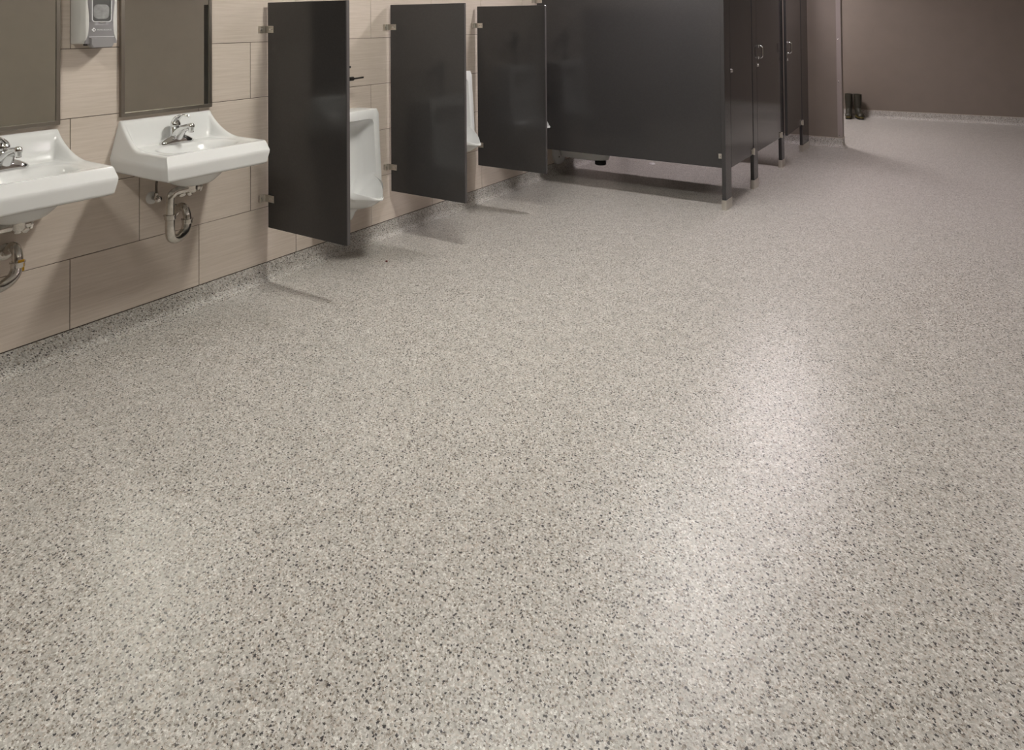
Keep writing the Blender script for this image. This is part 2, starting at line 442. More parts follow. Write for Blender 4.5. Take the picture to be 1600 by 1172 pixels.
# ---------------------------------------------------------------- sinks
ZD = 0.857
def sink_basin():
    NA, NV = 44, 56
    def zt(x):
        t_ = max(0, min(1, (x-0.012)/0.215)); return 0.862+0.12*(1-t_)**2.1
    def hw(x, lev):
        top = 0.224+0.026*sm(x/0.22); mid = 0.268-0.003*sm((x-.3)/.14); low = 0.258-0.005*sm((x-.3)/.14)
        ch = max(0, x-0.41)*0.25
        if lev == 'top': return top-ch
        if lev == 'mid': return mid-ch*0.8
        return low-ch*0.8
    DT, DM, DB = 0.425, 0.447, 0.436
    def inside(a, v):
        x = a*DT; h_ = hw(x, 'top'); y = v*h_
        ds = (1-abs(v))*h_; df = DT-x
        deck = ZD
        side = deck+(zt(x)-deck)*(1-sm((ds-0.010)/0.032))
        back = deck+(0.982-deck)*(1-sm((x-0.014)/0.045))**0.8
        fr = deck+(0.862-deck)*(1-sm((df-0.02)/0.03))
        z = max(side, back, fr)
        dx = (x-0.262)/0.118; dy = y/0.188
        rr = (abs(dx)**2.8+abs(dy)**2.8)**(1/2.8)
        z -= 0.098*sm((1.0-rr)/0.55)
        return Vector((x, y, z))
    aa = [0, .012, .03, .045, .06, .08, .10]+[.10+.90*i/(NA-7) for i in range(1, NA-8)]+[0.975, 1.0]
    vv = [-1+2*j/NV for j in range(NV+1)]
    vv = sorted(set([math.copysign(1-(1-abs(v))**1.25, v) for v in vv]))
    bm = bmesh.new()
    T = [[bm.verts.new(inside(a, v)) for v in vv] for a in aa]
    n, m_ = len(aa), len(vv)
    for i in range(n-1):
        for j in range(m_-1): bm.faces.new((T[i][j], T[i+1][j], T[i+1][j+1], T[i][j+1]))
    ring_ix = [(i, 0) for i in range(n)]+[(n-1, j) for j in range(1, m_)]+[(i, m_-1) for i in range(n-2, -1, -1)]
    def lvl(f):
        out = []
        for i, j in ring_ix: out.append(bm.verts.new(f(aa[i], vv[j])))
        return out
    def f_top(a, v):                # rounded shoulder just under the rim
        x = a*(DT+0.004); h_ = hw(x, 'top')+0.005
        return Vector((x, v*h_, zt(min(a*DT, x))-0.007))
    def f_mid(a, v):
        x = a*DM; return Vector((x, v*hw(x, 'mid'), 0.818))
    def f_midb(a, v):
        x = a*(DM-0.001); return Vector((x, v*(hw(x, 'mid')-0.0005), 0.806))
    def f_low(a, v):
        x = a*DB; return Vector((x, v*hw(x, 'low'), 0.757))
    def f_bot(a, v):
        x = a*(DB-0.012); return Vector((x, v*(hw(x, 'low')-0.012), 0.750))
    prev = [T[i][j] for i, j in ring_ix]
    def mid(f, g, t_): return lambda a, v: f(a, v).lerp(g(a, v), t_)
    for f in (f_top, mid(f_top, f_mid, .14), mid(f_top, f_mid, .86), f_mid, f_midb, mid(f_midb, f_low, .14), mid(f_midb, f_low, .88), f_low, f_bot):
        cur = lvl(f)
        for k in range(len(prev)-1): bm.faces.new((prev[k], prev[k+1], cur[k+1], cur[k]))
        prev = cur
    # underside with the bulge of the bowl
    ringmap = {ix: prev[k] for k, ix in enumerate(ring_ix)}
    B = []
    for i, a in enumerate(aa):
        rowv = []
        for j, v in enumerate(vv):
            if (i, j) in ringmap: rowv.append(ringmap[(i, j)]); continue
            p_ = f_bot(a, v); dx = (p_.x-0.215)/0.17; dy = p_.y/0.17
            rr = (abs(dx)**2.4+abs(dy)**2.4)**(1/2.4)
            p_.z -= 0.072*sm((1-rr)/0.62); rowv.append(bm.verts.new(p_))
        B.append(rowv)
    for i in range(n-1):
        for j in range(m_-1): bm.faces.new((B[i][j], B[i][j+1], B[i+1][j+1], B[i+1][j]))
    fixn(bm)
    return bm

def make_sink(yc, label, lever_turn=0.0, tag=False):
    t = thing('wall_sink', label, 'sink', (0, yc, 0), group='wall-hung sinks')
    obj('basin', sink_basin(), M_PORC, t, smooth=58)
    # faucet ------------------------------------------------
    fb = bmesh.new(); fx, fz = 0.088, ZD-0.001
    # base plate: lofted long oval
    rings = []
    for s, zz in ((1.0, 0), (1.0, 0.006), (0.93, 0.014), (0.80, 0.022), (0.62, 0.031), (0.42, 0.038)):
        ring = []
        for k in range(32):
            a = 2*PI*k/32
            ring.append((fx+0.029*(0.55+0.45*s)*math.copysign(abs(math.cos(a))**0.8, math.cos(a)),
                         0.084*s*math.copysign(abs(math.sin(a))**0.7, math.sin(a)), fz+zz))
        rings.append(ring)
    grid_rings(fb, rings, True, True, True); fixn(fb)
    fau = obj('faucet', fb, M_CHROME, t)
    bb = bmesh.new()   # body column, leaning forward slightly
    bent_tube(bb, [(fx-0.004, 0, fz+0.02), (fx-0.006, 0, fz+0.045), (fx-0.010, 0, fz+0.066), (fx-0.010, 0, fz+0.076)], [0.034, 0.029, 0.024, 0.021], 4, 20); fixn(bb)
    obj('faucet_body', bb, M_CHROME, fau)
    sb = bmesh.new()
    bent_tube(sb, [(fx+0.000, 0, fz+0.028), (fx+0.025, 0, fz+0.052), (fx+0.060, 0, fz+0.073), (fx+0.100, 0, fz+0.085), (fx+0.118, 0, fz+0.088)],
              [0.030, 0.025, 0.0185, 0.0145, 0.0140], 5, 18); fixn(sb)
    obj('spout', sb, M_CHROME, fau)
    ab = bmesh.new()
    lathe(ab, [(0.0, 0.0155), (0.008, 0.0145), (0.0135, 0.008), (0.0145, 0), (0.0135, -0.008), (0.0115, -0.011), (0.0115, -0.027), (0.009, -0.028)], (fx+0.120, 0, fz+0.088), 18); fixn(ab)
    obj('aerator', ab, M_CHROME, fau)
    hub = bmesh.new()
    lathe(hub, [(0.021, 0), (0.0235, 0.004), (0.0235, 0.016), (0.019, 0.027), (0.010, 0.034), (0.0, 0.0355)], (0, 0, 0), 20)
    bent_tube(hub, [(-0.014, 0, 0.010), (0.000, 0, 0.030), (0.026, 0, 0.050), (0.066, 0, 0.061), (0.104, 0, 0.059)],
              [0.017, 0.020, 0.018, 0.012, 0.0055], 5, 14, flat=[0.85, 0.65, 0.45, 0.36, 0.6])
    lathe(hub, [(0.0, 0.006), (0.004, 0.005), (0.0065, 0), (0.004, -0.005), (0.0, -0.006)], (0.107, 0, 0.0585), 12); fixn(hub)
    lv = obj('lever', hub, M_CHROME, fau, (fx-0.010, 0, fz+0.076)); lv.rotation_euler = (0, 0, lever_turn)
    # drain and trap ------------------------------------------
    db = bmesh.new(); lathe(db, [(0.034, 0), (0.034, -0.004), (0.028, -0.008), (0.028, -0.014), (0.030, -0.014), (0.030, -0.040), (0.024, -0.048), (0.0, -0.050)], (0.205, 0, 0.684), 20); fixn(db)
    drain = obj('drain_fitting', db, M_PIPE, t)
    gb = bmesh.new(); lathe(gb, [(0.036, 0.002), (0.036, -0.003), (0.02, -0.004)], (0.205, 0, 0.684), 20); fixn(gb)
    obj('gasket', gb, M_BLACK, drain)
    cbm = bmesh.new(); cyl(cbm, (0.205, 0.018, 0.656), (0.205, 0.038, 0.656), 0.021, 14); cyl(cbm, (0.205, 0.038, 0.656), (0.205, 0.046, 0.656), 0.025, 6); fixn(cbm)
    obj('clean_out_cap', cbm, M_PIPE, drain)
    pb = bmesh.new()
    pth = [(0.205, -0.005, 0.655), (0.205, -0.045, 0.655), (0.205, -0.078, 0.652), (0.204, -0.097, 0.636), (0.203, -0.101, 0.610), (0.202, -0.101, 0.540)]
    bent_tube(pb, pth, 0.0190, 6, 16); fixn(pb)
    arm = obj('offset_tailpiece', pb, M_PIPE, t)
    ub = bmesh.new()
    bent_tube(ub, [(0.202, -0.101, 0.548), (0.202, -0.101, 0.480), (0.195, -0.090, 0.443), (0.170, -0.047, 0.425), (0.140, 0.005, 0.435), (0.123, 0.030, 0.462), (0.120, 0.034, 0.486)], 0.0215, 6, 16); fixn(ub)
    trap = obj('p_trap', ub, M_PIPE, t)
    eb = bmesh.new()
    bent_tube(eb, [(0.120, 0.034, 0.480), (0.118, 0.035, 0.505), (0.100, 0.037, 0.533), (0.065, 0.038, 0.540), (0.030, 0.038, 0.522), (0.001, 0.038, 0.508)], 0.0190, 6, 16); fixn(eb)
    obj('wall_elbow', eb, M_PIPE, t)
    wb = bmesh.new(); lathe(wb, [(0.034, 0.0), (0.034, 0.003), (0.024, 0.012), (0.019, 0.014)], (0.0, 0.038, 0.508), 20, 'x'); fixn(wb)
    obj('wall_flange', wb, M_PIPE, t)
    for (cx_, cy_, cz_) in ((0.202, -0.101, 0.543), (0.120, 0.034, 0.482)):
        nb = bmesh.new(); lathe(nb, [(0.022, -0.014), (0.0250, -0.012), (0.0250, 0.004), (0.0280, 0.005), (0.0280, 0.009), (0.020, 0.010)], (cx_, cy_, cz_), 18); fixn(nb)
        obj('slip_nut', nb, M_PIPE, trap)
    # supply stop -----------------------------------------------
    for s_, tg in ((-0.073, False), (0.085, False)):
        vb = bmesh.new(); lathe(vb, [(0.030, 0.0), (0.030, 0.002), (0.022, 0.009), (0.012, 0.011)], (0.0, s_, 0.597), 20, 'x'); fixn(vb)
        st_ = obj('stop_valve', vb, M_WHITEP if s_ < 0 else M_PIPE, t)
        b2 = bmesh.new(); cyl(b2, (0.008, s_, 0.597), (0.050, s_, 0.597), 0.009, 12); cyl(b2, (0.040, s_, 0.590), (0.040, s_, 0.625), 0.0095, 12); fixn(b2)
        obj('valve_body', b2, M_PIPE, st_)
        b3 = bmesh.new(); lathe(b3, [(0.013, 0.050), (0.016, 0.053), (0.016, 0.062), (0.011, 0.065)], (0.0, s_, 0.597), 10, 'x'); fixn(b3)
        obj('valve_handle', b3, M_PIPE, st_)
        b4 = bmesh.new(); bent_tube(b4, [(0.040, s_, 0.622), (0.041, s_*0.98, 0.680), (0.060, s_*0.8, 0.720), (0.085, s_*0.65, 0.748)], 0.0055, 5, 8); fixn(b4)
        obj('supply_hose', b4, M_FLEX, st_)
    if tag:
        b5 = bmesh.new(); box(b5, 0.139, 0.141, 0.028, 0.050, 0.455, 0.500, 0.0006, 1); obj('yellow_tag', b5, M_YTAG, trap)
    return t
make_sink(1.955, 'white wall-hung sink nearest the urinal screens, with its chrome drain trap below')
make_sink(1.235, 'white wall-hung sink cut off by the left edge of the picture', -1.15, True)

# ---------------------------------------------------------------- soap dispenser
def rrect(y0, y1, z0, z1, r, n=5):
    pts = []
    for cy_, cz_, a0 in ((y1-r, z0+r, -PI/2), (y1-r, z1-r, 0), (y0+r, z1-r, PI/2), (y0+r, z0+r, PI)):
        for k in range(n+1):
            a = a0+PI/2*k/n; pts.append((cy_+r*math.cos(a), cz_+r*math.sin(a)))
    return pts
sd = thing('soap_dispenser', 'white and grey soap dispenser on the tiles between the two mirrors', 'soap dispenser', (0, 1.596, 1.335))
bm = bmesh.new()
rings = []
for x_, iy, iz, rr in ((0.0, 0.0, 0.0, 0.008), (0.03, 0.0, 0.0, 0.010), (0.075, 0.001, 0.002, 0.012), (0.096, 0.006, 0.006, 0.014), (0.104, 0.014, 0.012, 0.014)):
    rings.append([(x_, y_, z_) for y_, z_ in rrect(-0.078+iy, 0.078-iy, 0.008+iz, 0.275-iz, rr)])
grid_rings(bm, rings, True, True, True); fixn(bm)
obj('housing', bm, M_WHITEP, sd, smooth=40)
# grey front shield, waisted outline, with a window hole
bm = bmesh.new()
def waist(z_): return 0.058-0.006*math.sin(PI*min(1, max(0, (z_-0.03)/0.16)))+0.010*(1-sm((z_-0.008)/0.05))
zs = [0.010+0.258*i/26 for i in range(27)]
hz0, hz1, hy = 0.106, 0.225, 0.040
def hole_y(z_):
    if z_ < hz0 or z_ > hz1: return 0
    d = min(z_-hz0, hz1-z_)
    return hy if d > 0.012 else hy-0.012+math.sqrt(max(0, 0.012**2-(0.012-d)**2))
for sgn in (1, -1):
    pts0 = zs; cols = []
    for z_ in sorted(set(zs+[hz0, hz0+.001, hz0+.003, hz0+.006, hz0+0.012, hz1-0.012, hz1-.005, hz1-.001, hz1])):
        o_ = waist(z_)*sgn; i_ = hole_y(z_)*sgn
        bow = 0.1085
        edge = 0.101
        cols.append([(edge-0.004, o_, z_), (edge+0.003, o_*0.985, z_), (bow, i_*0.35+o_*0.65, z_), (bow+0.001, i_, z_), (bow-0.006, i_, z_)])
    grid_rings(bm, cols, False)
fixn(bm)
shield = obj('front_shield', bm, M_GREYP, sd, smooth=50)
bm = bmesh.new(); 
ro = [(0.1100, y_, z_) for y_, z_ in rrect(-hy-0.002, hy+0.002, hz0-0.002, hz1+.002, 0.013)]
ri = [(0.1105, y_, z_) for y_, z_ in rrect(-hy+0.001, hy-0.001, hz0+0.001, hz1-.001, 0.011)]
rb = [(0.1040, y_, z_) for y_, z_ in rrect(-hy+0.0015, hy-0.0015, hz0+0.0015, hz1-.0015, 0.011)]
rc = [(0.1060, y_, z_) for y_, z_ in rrect(-hy-0.0022, hy+0.0022, hz0-0.0022, hz1+.0022, 0.013)]
grid_rings(bm, [rc, ro, ri, rb], True); fixn(bm)
obj('window_rim', bm, M_PRINT, shield)
bm = bmesh.new(); grid_rings(bm, [[(0.1045, y_, z_) for y_, z_ in rrect(-hy, hy, hz0, hz1, 0.012)], [(0.1055, y_, z_) for y_, z_ in rrect(-hy, hy, hz0, hz1, 0.012)]], True, True, True); fixn(bm)
obj('window_pane', bm, M_WINDOW, shield)
bm = bmesh.new()
grid_rings(bm, [[(x_, y_, z_) for y_, z_ in rrect(-s_, s_, hz0+0.012, hz0+0.075, 0.018)] for x_, s_ in ((0.1056, 0.033), (0.1066, 0.031), (0.1070, 0.024))], True, True, True); fixn(bm)
obj('soap_pouch', bm, M_BAG, shield)
bm = bmesh.new()
rings = []
for x_, iy, iz in ((0.085, 0, 0), (0.112, 0, 0), (0.118, 0.003, 0.003)):
    rings.append([(x_, y_, z_) for y_, z_ in ((-0.038+iy, -0.008+iz), (0.040-iy, -0.008+iz), (0.049-iy, 0.004+iz), (0.049-iy, 0.036-iz), (-0.049+iy, 0.036-iz), (-0.049+iy, 0.004+iz))])
grid_rings(bm, rings, True, True, True); fixn(bm)
obj('push_bar', bm, M_GREYB, sd, smooth=25)
bm = bmesh.new(); box(bm, 0.106, 0.1105, -0.053, 0.053, 0.0385, 0.041); obj('push_bar_line', bm, M_PRINT, sd, smooth=0)
bm = bmesh.new(); box(bm, 0.02, 0.085, -0.035, 0.035, 0.000, 0.012); obj('nozzle_block', bm, M_BLACK, sd, smooth=0)
# print: small diamond mark and the two words
def text_mesh(s, size):
    cu = bpy.data.curves.new('print', 'FONT'); cu.body = s; cu.size = size; cu.align_x = 'LEFT'; cu.extrude = 0.0003
    o = bpy.data.objects.new('print', cu); COL.objects.link(o)
    dg = bpy.context.evaluated_depsgraph_get(); me = bpy.data.meshes.new_from_object(o.evaluated_get(dg))
    bpy.data.objects.remove(o); bpy.data.curves.remove(cu)
    return me
me = text_mesh('PRIME SOURCE', 0.0092)
tx = obj_me('lettering', me, M_PRINT, sd, (0.1097, -0.021, 0.067)); tx.rotation_euler = (PI/2, 0, PI/2)
bm = bmesh.new()
def diamond(r, x0, x1, cy_, cz_): return [[(x_, cy_+r*a, cz_+r*b_) for a, b_ in ((1, 0), (0, 1), (-1, 0), (0, -1))] for x_ in (x0, x1)]
grid_rings(bm, diamond(0.0095, 0.1090, 0.1098, -0.034, 0.0705), True, True, True); fixn(bm)
lg = obj('diamond_mark', bm, M_PRINT, sd, smooth=0)
bm = bmesh.new(); grid_rings(bm, diamond(0.0042, 0.1098, 0.1102, -0.0325, 0.0705), True, True, True); fixn(bm)
obj('mark_centre', bm, M_GREYP, lg, smooth=0)

# ---------------------------------------------------------------- urinal screens
PX0, PX1, PZ0, PZ1, PT = 0.032, 0.648, 0.302, 1.541, 0.025
def bracket_parts(parent, x0, y_face, z_, sgn=-1):
    """L bracket: ear on the tiles, leaf on the panel face that faces -y"""
    b_ = bmesh.new()
    box(b_, 0.0005, 0.0045, y_face-0.036, y_face-0.002, z_-0.019, z_+0.019, 0.0006, 1)
    box(b_, 0.0005, 0.017, y_face-0.036, y_face-0.033, z_-0.019, z_+0.019, 0.0006, 1)
    box(b_, 0.0005, 0.085, y_face-0.0035, y_face-0.0005, z_-0.019, z_+0.019, 0.0006, 1)
    box(b_, 0.0005, 0.014, y_face-0.012, y_face-0.0005, z_-0.019, z_+0.019, 0.002, 1)
    br = obj('bracket', b_, M_STEEL, parent, smooth=0)
    for (cx_, ax) in ((0.058, 'y'), (0.075, 'y'), (-0.020, 'x')):
        s = bmesh.new()
        if ax == 'y': lathe(s, [(0.0058, 0), (0.0052, -0.002), (0.002, -0.0032)], (cx_, y_face-0.0035, z_), 10, 'y')
        else: lathe(s, [(0.0058, 0), (0.0052, 0.002), (0.002, 0.0032)], (0.0045, y_face+cx_, z_), 10, 'x')
        fixn(s); obj('screw', s, M_CHROME, br)
def panel_obj(name, parent, x0, x1, z0, z1, th):
    b_ = bmesh.new(); box(b_, x0, x1, -th/2, th/2, z0, z1, 0.003, 2)
    return obj(name, b_, M_PART, parent, smooth=0)
for yc, lab in ((2.532, 'dark grey urinal screen beside the sink, nearest of the three'),
                (3.508, 'middle one of the three dark grey urinal screens'),
                (4.485, 'dark grey urinal screen nearest the toilet stalls')):
    t = thing('urinal_screen', lab, 'partition', (0, yc, 0), group='urinal screens')
    pn = panel_obj('panel', t, PX0, PX1, PZ0, PZ1, PT)
    b_ = bmesh.new(); box(b_, PX1-0.0005, PX1+0.0012, -PT/2+0.004, PT/2-0.004, PZ0+0.004, PZ1-0.004)
    obj('edge_band', b_, M_PEDGE, pn, smooth=0)
    for z_ in (0.462, 1.392): bracket_parts(t, 0, -PT/2, z_)

# ---------------------------------------------------------------- urinals
def urinal_mesh():
    W_, ZT = 0.212, 0.893
    NT, NS, NL = 14, 18, 40
    def loop(w_, zt_, xt, xs, zs_, r, lip):
        """closed loop: top (left to right), right side, lip (right, tip, left), left side"""
        pts = []
        for i in range(NT):
            y = -w_+2*w_*(i+0.5)/NT
            d = w_-abs(y); z_ = zt_ if d > r else zt_-(r-math.sqrt(max(0, r*r-(r-d)**2)))
            pts.append(Vector((xt, y, z_)))
        for i in range(NS):
            t_ = (i+0.5)/NS; z_ = (zt_-0.6*r)*(1-t_)+zs_*t_
            pts.append(Vector((xt+(xs-xt)*t_, w_, z_)))
        for i in range(NL+1): pts.append(lip(PI*i/NL))
        for i in range(NS-1, -1, -1):
            t_ = (i+0.5)/NS; z_ = (zt_-0.6*r)*(1-t_)+zs_*t_
            pts.append(Vector((xt+(xs-xt)*t_, -w_, z_)))
        return pts
    def c8(a, e): return math.copysign(abs(math.cos(a))**e, math.cos(a))
    def cp(a, e): return math.copysign(abs(math.cos(a))**e, math.cos(a))
    def sn(a): return max(0.0, math.sin(a))
    def lip_o(a): return Vector((0.188+0.205*sn(a)**1.4, 0.212*(0.35*cp(a, 1)+0.65*cp(a, 4)), 0.385+0.040*(1-sn(a))))
    def lip_r(a): return Vector((0.188+0.206*sn(a)**1.3, 0.202*(0.38*cp(a, 1)+0.62*cp(a, 4)), 0.392+0.052*(1-sn(a))))
    def lip_i(a): return Vector((0.178+0.200*sn(a), 0.150*(0.55*cp(a, 1)+0.45*cp(a, 3)), 0.398+0.085*(1-sn(a))))
    def lip_c1(a): return Vector((0.160+0.195*sn(a), 0.145*(0.6*cp(a, 1)+0.4*cp(a, 3)), 0.385+0.070*(1-sn(a))))
    def lip_c2(a): return Vector((0.110+0.175*sn(a), 0.118*cp(a, 1.0), 0.352+0.045*(1-sn(a))))
    def lip_c3(a): return Vector((0.075+0.100*sn(a), 0.070*cp(a, 1.0), 0.334+0.006*(1-sn(a))))
    Ro = loop(W_, ZT-0.004, 0.160, 0.186, 0.424, 0.022, lip_o)
    Rf = loop(W_-0.006, ZT-0.010, 0.168, 0.192, 0.436, 0.020, lip_r)
    Ri = loop(0.166, ZT-0.062, 0.165, 0.186, 0.480, 0.030, lip_i)
    C1 = loop(0.157, ZT-0.075, 0.120, 0.150, 0.470, 0.045, lip_c1)
    C2 = loop(0.125, ZT-0.115, 0.060, 0.075, 0.460, 0.060, lip_c2)
    C3 = loop(0.070, ZT-0.180, 0.042, 0.050, 0.380, 0.060, lip_c3)
    bm = bmesh.new()
    n = len(Ro)
    # outer shell levels
    lipA, lipB = NT+NS, NT+NS+NL
    def level(s, sp, z_, xs_):
        out = []
        for k, p_ in enumerate(Ro):
            if lipA <= k <= lipB:
                out.append(Vector((p_.x*s, p_.y*sp, z_)))
            elif k in (lipA-1, lipB+1) and s < 0.99:
                out.append(Vector((0, math.copysign(W_*sp, p_.y), z_)))
            else: out.append(Vector((xs_ if s < 0.99 else p_.x*0.9, p_.y*0.985, p_.z if p_.z > 0.6 else p_.z)))
        return out
    L0 = [Vector((0.0, p_.y*0.985, p_.z-0.004)) if not (lipA <= k <= lipB) else Vector((p_.x*0.985, p_.y*0.985, 0.402)) for k, p_ in enumerate(Ro)]
    L0[lipA-1] = Vector((0, W_*0.985, 0.42)); L0[lipB+1] = Vector((0, -W_*0.985, 0.42))
    lv = [L0]
    for s, sp, z_ in ((0.93, 0.92, 0.375), (0.80, 0.78, 0.343), (0.64, 0.60, 0.322), (0.50, 0.42, 0.308), (0.44, 0.33, 0.290), (0.40, 0.29, 0.262), (0.36, 0.25, 0.238), (0.26, 0.16, 0.228)):
        lev = []
        for k, p_ in enumerate(Ro):
            if lipA <= k <= lipB: lev.append(Vector((p_.x*s, p_.y*sp, z_)))
            elif k in (lipA-1, lipB+1): lev.append(Vector((0, math.copysign(W_*sp, p_.y), z_)))
            else: lev.append(L0[k].copy())
        lv.append(lev)
    def mixl(A, B, t_): return [p_.lerp(q_, t_) for p_, q_ in zip(A, B)]
    cen = Vector((0.045, 0, 0.60))
    inner = [mixl(C1, C2, 0.5), C2, mixl(C2, C3, 0.5), C3]
    for t_ in (0.35, 0.7, 0.92): inner.append([Vector((p_.x+(min(p_.x, 0.05)-p_.x)*t_, p_.y*(1-t_), p_.z+(0.60-p_.z)*t_*(0.6 if p_.z > 0.4 else 0.35))) for p_ in C3])
    V = grid_rings(bm, lv[::-1]+[Ro, Rf, Ri, C1]+inner, True, False, True)
    bm.faces.new([V[0][k] for k in range(lipA-1, lipB+2)])
    fixn(bm)
    return bm
ur_me = None
def make_urinal(yc, dz, label):
    global ur_me
    t = thing('urinal', label, 'urinal', (0, yc, dz), group='wall-hung urinals')
    if ur_me is None:
        o = obj('urinal_bowl', urinal_mesh(), M_PORC, t, smooth=62); ur_me = o.data
    else: obj_me('urinal_bowl', ur_me, M_PORC, t)
    # flush valve
    z0 = 0.893
    b_ = bmesh.new()
    lathe(b_, [(0.026, -0.006), (0.026, 0.004), (0.016, 0.010), (0.014, 0.10), (0.019, 0.105), (0.019, 0.118), (0.026, 0.125), (0.026, 0.19), (0.030, 0.195), (0.030, 0.235), (0.022, 0.250), (0.0, 0.252)], (0.085, 0, z0), 20); fixn(b_)
    fv = obj('flush_valve', b_, M_DARK, t)
    b_ = bmesh.new(); cyl(b_, (0.0, 0, z0+0.165), (0.085, 0, z0+0.165), 0.014, 14); lathe(b_, [(0.03, 0.0), (0.03, 0.004), (0.015, 0.012)], (0.0, 0, z0+0.165), 18, 'x'); fixn(b_)
    obj('supply_arm', b_, M_DARK, fv)
    b_ = bmesh.new(); cyl(b_, (0.105, 0.020, z0+0.188), (0.105, 0.052, z0+0.188), 0.013, 14); bent_tube(b_, [(0.105, 0.050, z0+0.188), (0.106, 0.085, z0+0.1885), (0.108, 0.135, z0+0.191)], [0.006, 0.005, 0.0055], 4, 10); fixn(b_)
    obj('flush_handle', b_, M_DARK, fv)
    b_ = bmesh.new(); lathe(b_, [(0.0, 0.0), (0.010, 0.002), (0.012, 0.010), (0.009, 0.016), (0.0, 0.017)], (0.095, 0.030, z0+0.252), 12); cyl(b_, (0.095, 0.01, z0+0.262), (0.095, 0.03, z0+0.262), 0.008, 10); fixn(b_)
    obj('control_stop', b_, M_DARK, fv)
make_urinal(3.035, 0.0, 'low white urinal between the nearest and middle screens')
make_urinal(4.010, 0.172, 'white urinal seen as a sliver behind the middle screen')
make_urinal(4.965, 0.172, 'white urinal almost hidden behind the screen nearest the stalls')

# ---------------------------------------------------------------- toilet stalls
SX = 1.700                       # centre plane of the pilasters
ST = 0.030
def stall_panel(yc, label):
    t = thing('stall_panel', label, 'partition', (0, yc, 0), group='stall side panels')
    b_ = bmesh.new(); box(b_, 0.030, SX-ST/2-0.012, -0.0125, 0.0125, 0.296, 1.78, 0.003, 2)
    obj('panel', b_, M_PART, t, smooth=0)
    for z_ in (0.45, 1.60): bracket_parts(t, 0, -0.0125, z_)
    for z_ in (0.385, 1.60):
        c = bmesh.new(); xe = SX-ST/2
        box(c, xe-0.045, xe-0.0005, -0.0165, -0.013, z_-0.018, z_+0.018, 0.0006, 1)
        box(c, xe-0.004, xe-0.0005, -0.050, -0.013, z_-0.018, z_+0.018, 0.0006, 1)
        br = obj('bracket', c, M_STEEL, t, smooth=0)
        s = bmesh.new(); lathe(s, [(0.006, 0), (0.005, -0.002), (0.002, -0.0032)], (xe-0.030, -0.0165, z_), 10, 'y'); fixn(s); obj('screw', s, M_CHROME, br)
stall_panel(5.385, 'wide dark grey side panel closing off the first toilet stall')
stall_panel(6.145, 'dark grey panel between first and second stalls, seen under the first')
stall_panel(7.130, 'dark grey panel between second and last stalls, seen under the others')
def pilaster(y0, y1, label):
    t = thing('pilaster', label, 'stall post', (SX, y0, 0), group='stall posts')
    b_ = bmesh.new(); box(b_, -ST/2, ST/2, 0.0, y1-y0, 0.0, 2.08, 0.003, 2)
    obj('post', b_, M_PART, t, smooth=0)
    b_ = bmesh.new(); e = 0.004
    pr = rrect(-e, y1-y0+e, -ST/2-e, ST/2+e, 0.004, 3)
    grid_rings(b_, [[(x_, y_, 0.0002) for y_, x_ in pr], [(x_, y_, 0.072) for y_, x_ in pr]], True, False, False)
    pr2 = rrect(-0.0005, y1-y0+0.0005, -ST/2-0.0005, ST/2+.0005, 0.002, 3)
    grid_rings(b_, [[(x_, y_, 0.072) for y_, x_ in pr], [(x_, y_, 0.0725) for y_, x_ in pr2]], True); fixn(b_)
    obj('shoe', b_, M_STEEL, t, smooth=30)
    return t
P1, P2, P3, P4 = (5.300, 5.445), (6.085, 6.215), (7.075, 7.190), (8.020, 8.350)
pilaster(*P1, 'dark grey stall post with steel shoe at the near corner of the stalls')
pilaster(*P2, 'dark grey stall post with steel shoe between first and second stall doors')
pilaster(*P3, 'dark grey stall post with steel shoe between second and ajar last door')
pilaster(*P4, 'wide dark grey stall post with steel shoe against the brown wall end')
def stall_door(y0, y1, label, ajar=0.0, pull=True):
    """hinged at the far end (y1); origin at the hinge line"""
    L = y1-y0
    t = thing('stall_door', label, 'stall door', (SX, y1, 0), ajar, group='stall doors')
    b_ = bmesh.new(); box(b_, -0.0125, 0.0125, -L, 0.0, 0.290, 1.78, 0.003, 2)
    dn = obj('door_leaf', b_, M_PART, t, smooth=0)
    for z_ in (0.315, 1.70):
        h = bmesh.new(); cyl(h, (0.0225, -0.010, z_-0.025), (0.0225, -0.010, z_+0.03), 0.009, 12); box(h, 0.0127, 0.0175, -0.060, -0.012, z_-0.018, z_+0.022, 0.0008, 1); fixn(h)
        obj('hinge', h, M_STEEL, t, smooth=30)
    if pull:
        h = bmesh.new(); yh = -L+0.055
        bent_tube(h, [(0.0125, yh, 1.190), (0.030, yh, 1.192), (0.046, yh, 1.180), (0.048, yh, 1.140), (0.046, yh, 1.100), (0.030, yh, 1.088), (0.0125, yh, 1.090)], 0.0055, 5, 10)
        for zz in (1.190, 1.090): lathe(h, [(0.013, 0.0125), (0.013, 0.015), (0.008, 0.018)], (0, yh, zz), 14, 'x')
        fixn(h); obj('pull_handle', h, M_CHROME, t)
    h = bmesh.new(); yl = -L+0.030
    lathe(h, [(0.014, 0.0125), (0.014, 0.018), (0.010, 0.022), (0.0, 0.0225)], (0, yl, 1.028), 14, 'x')
    box(h, 0.0127, 0.0165, yl-0.034, yl-0.012, 1.012, 1.046, 0.0008, 1); fixn(h)
    obj('latch', h, M_CHROME, t)
stall_door(P1[1]+0.012, P2[0]-0.012, 'dark grey stall door nearest the camera, with no pull on it', 0.0, False)
stall_door(P2[1]+0.012, P3[0]-0.012, 'middle dark grey stall door with a chrome pull')
stall_door(P3[1]+0.012, P4[0]-0.012, 'last dark grey stall door, ajar, with a chrome pull', math.radians(2.2))

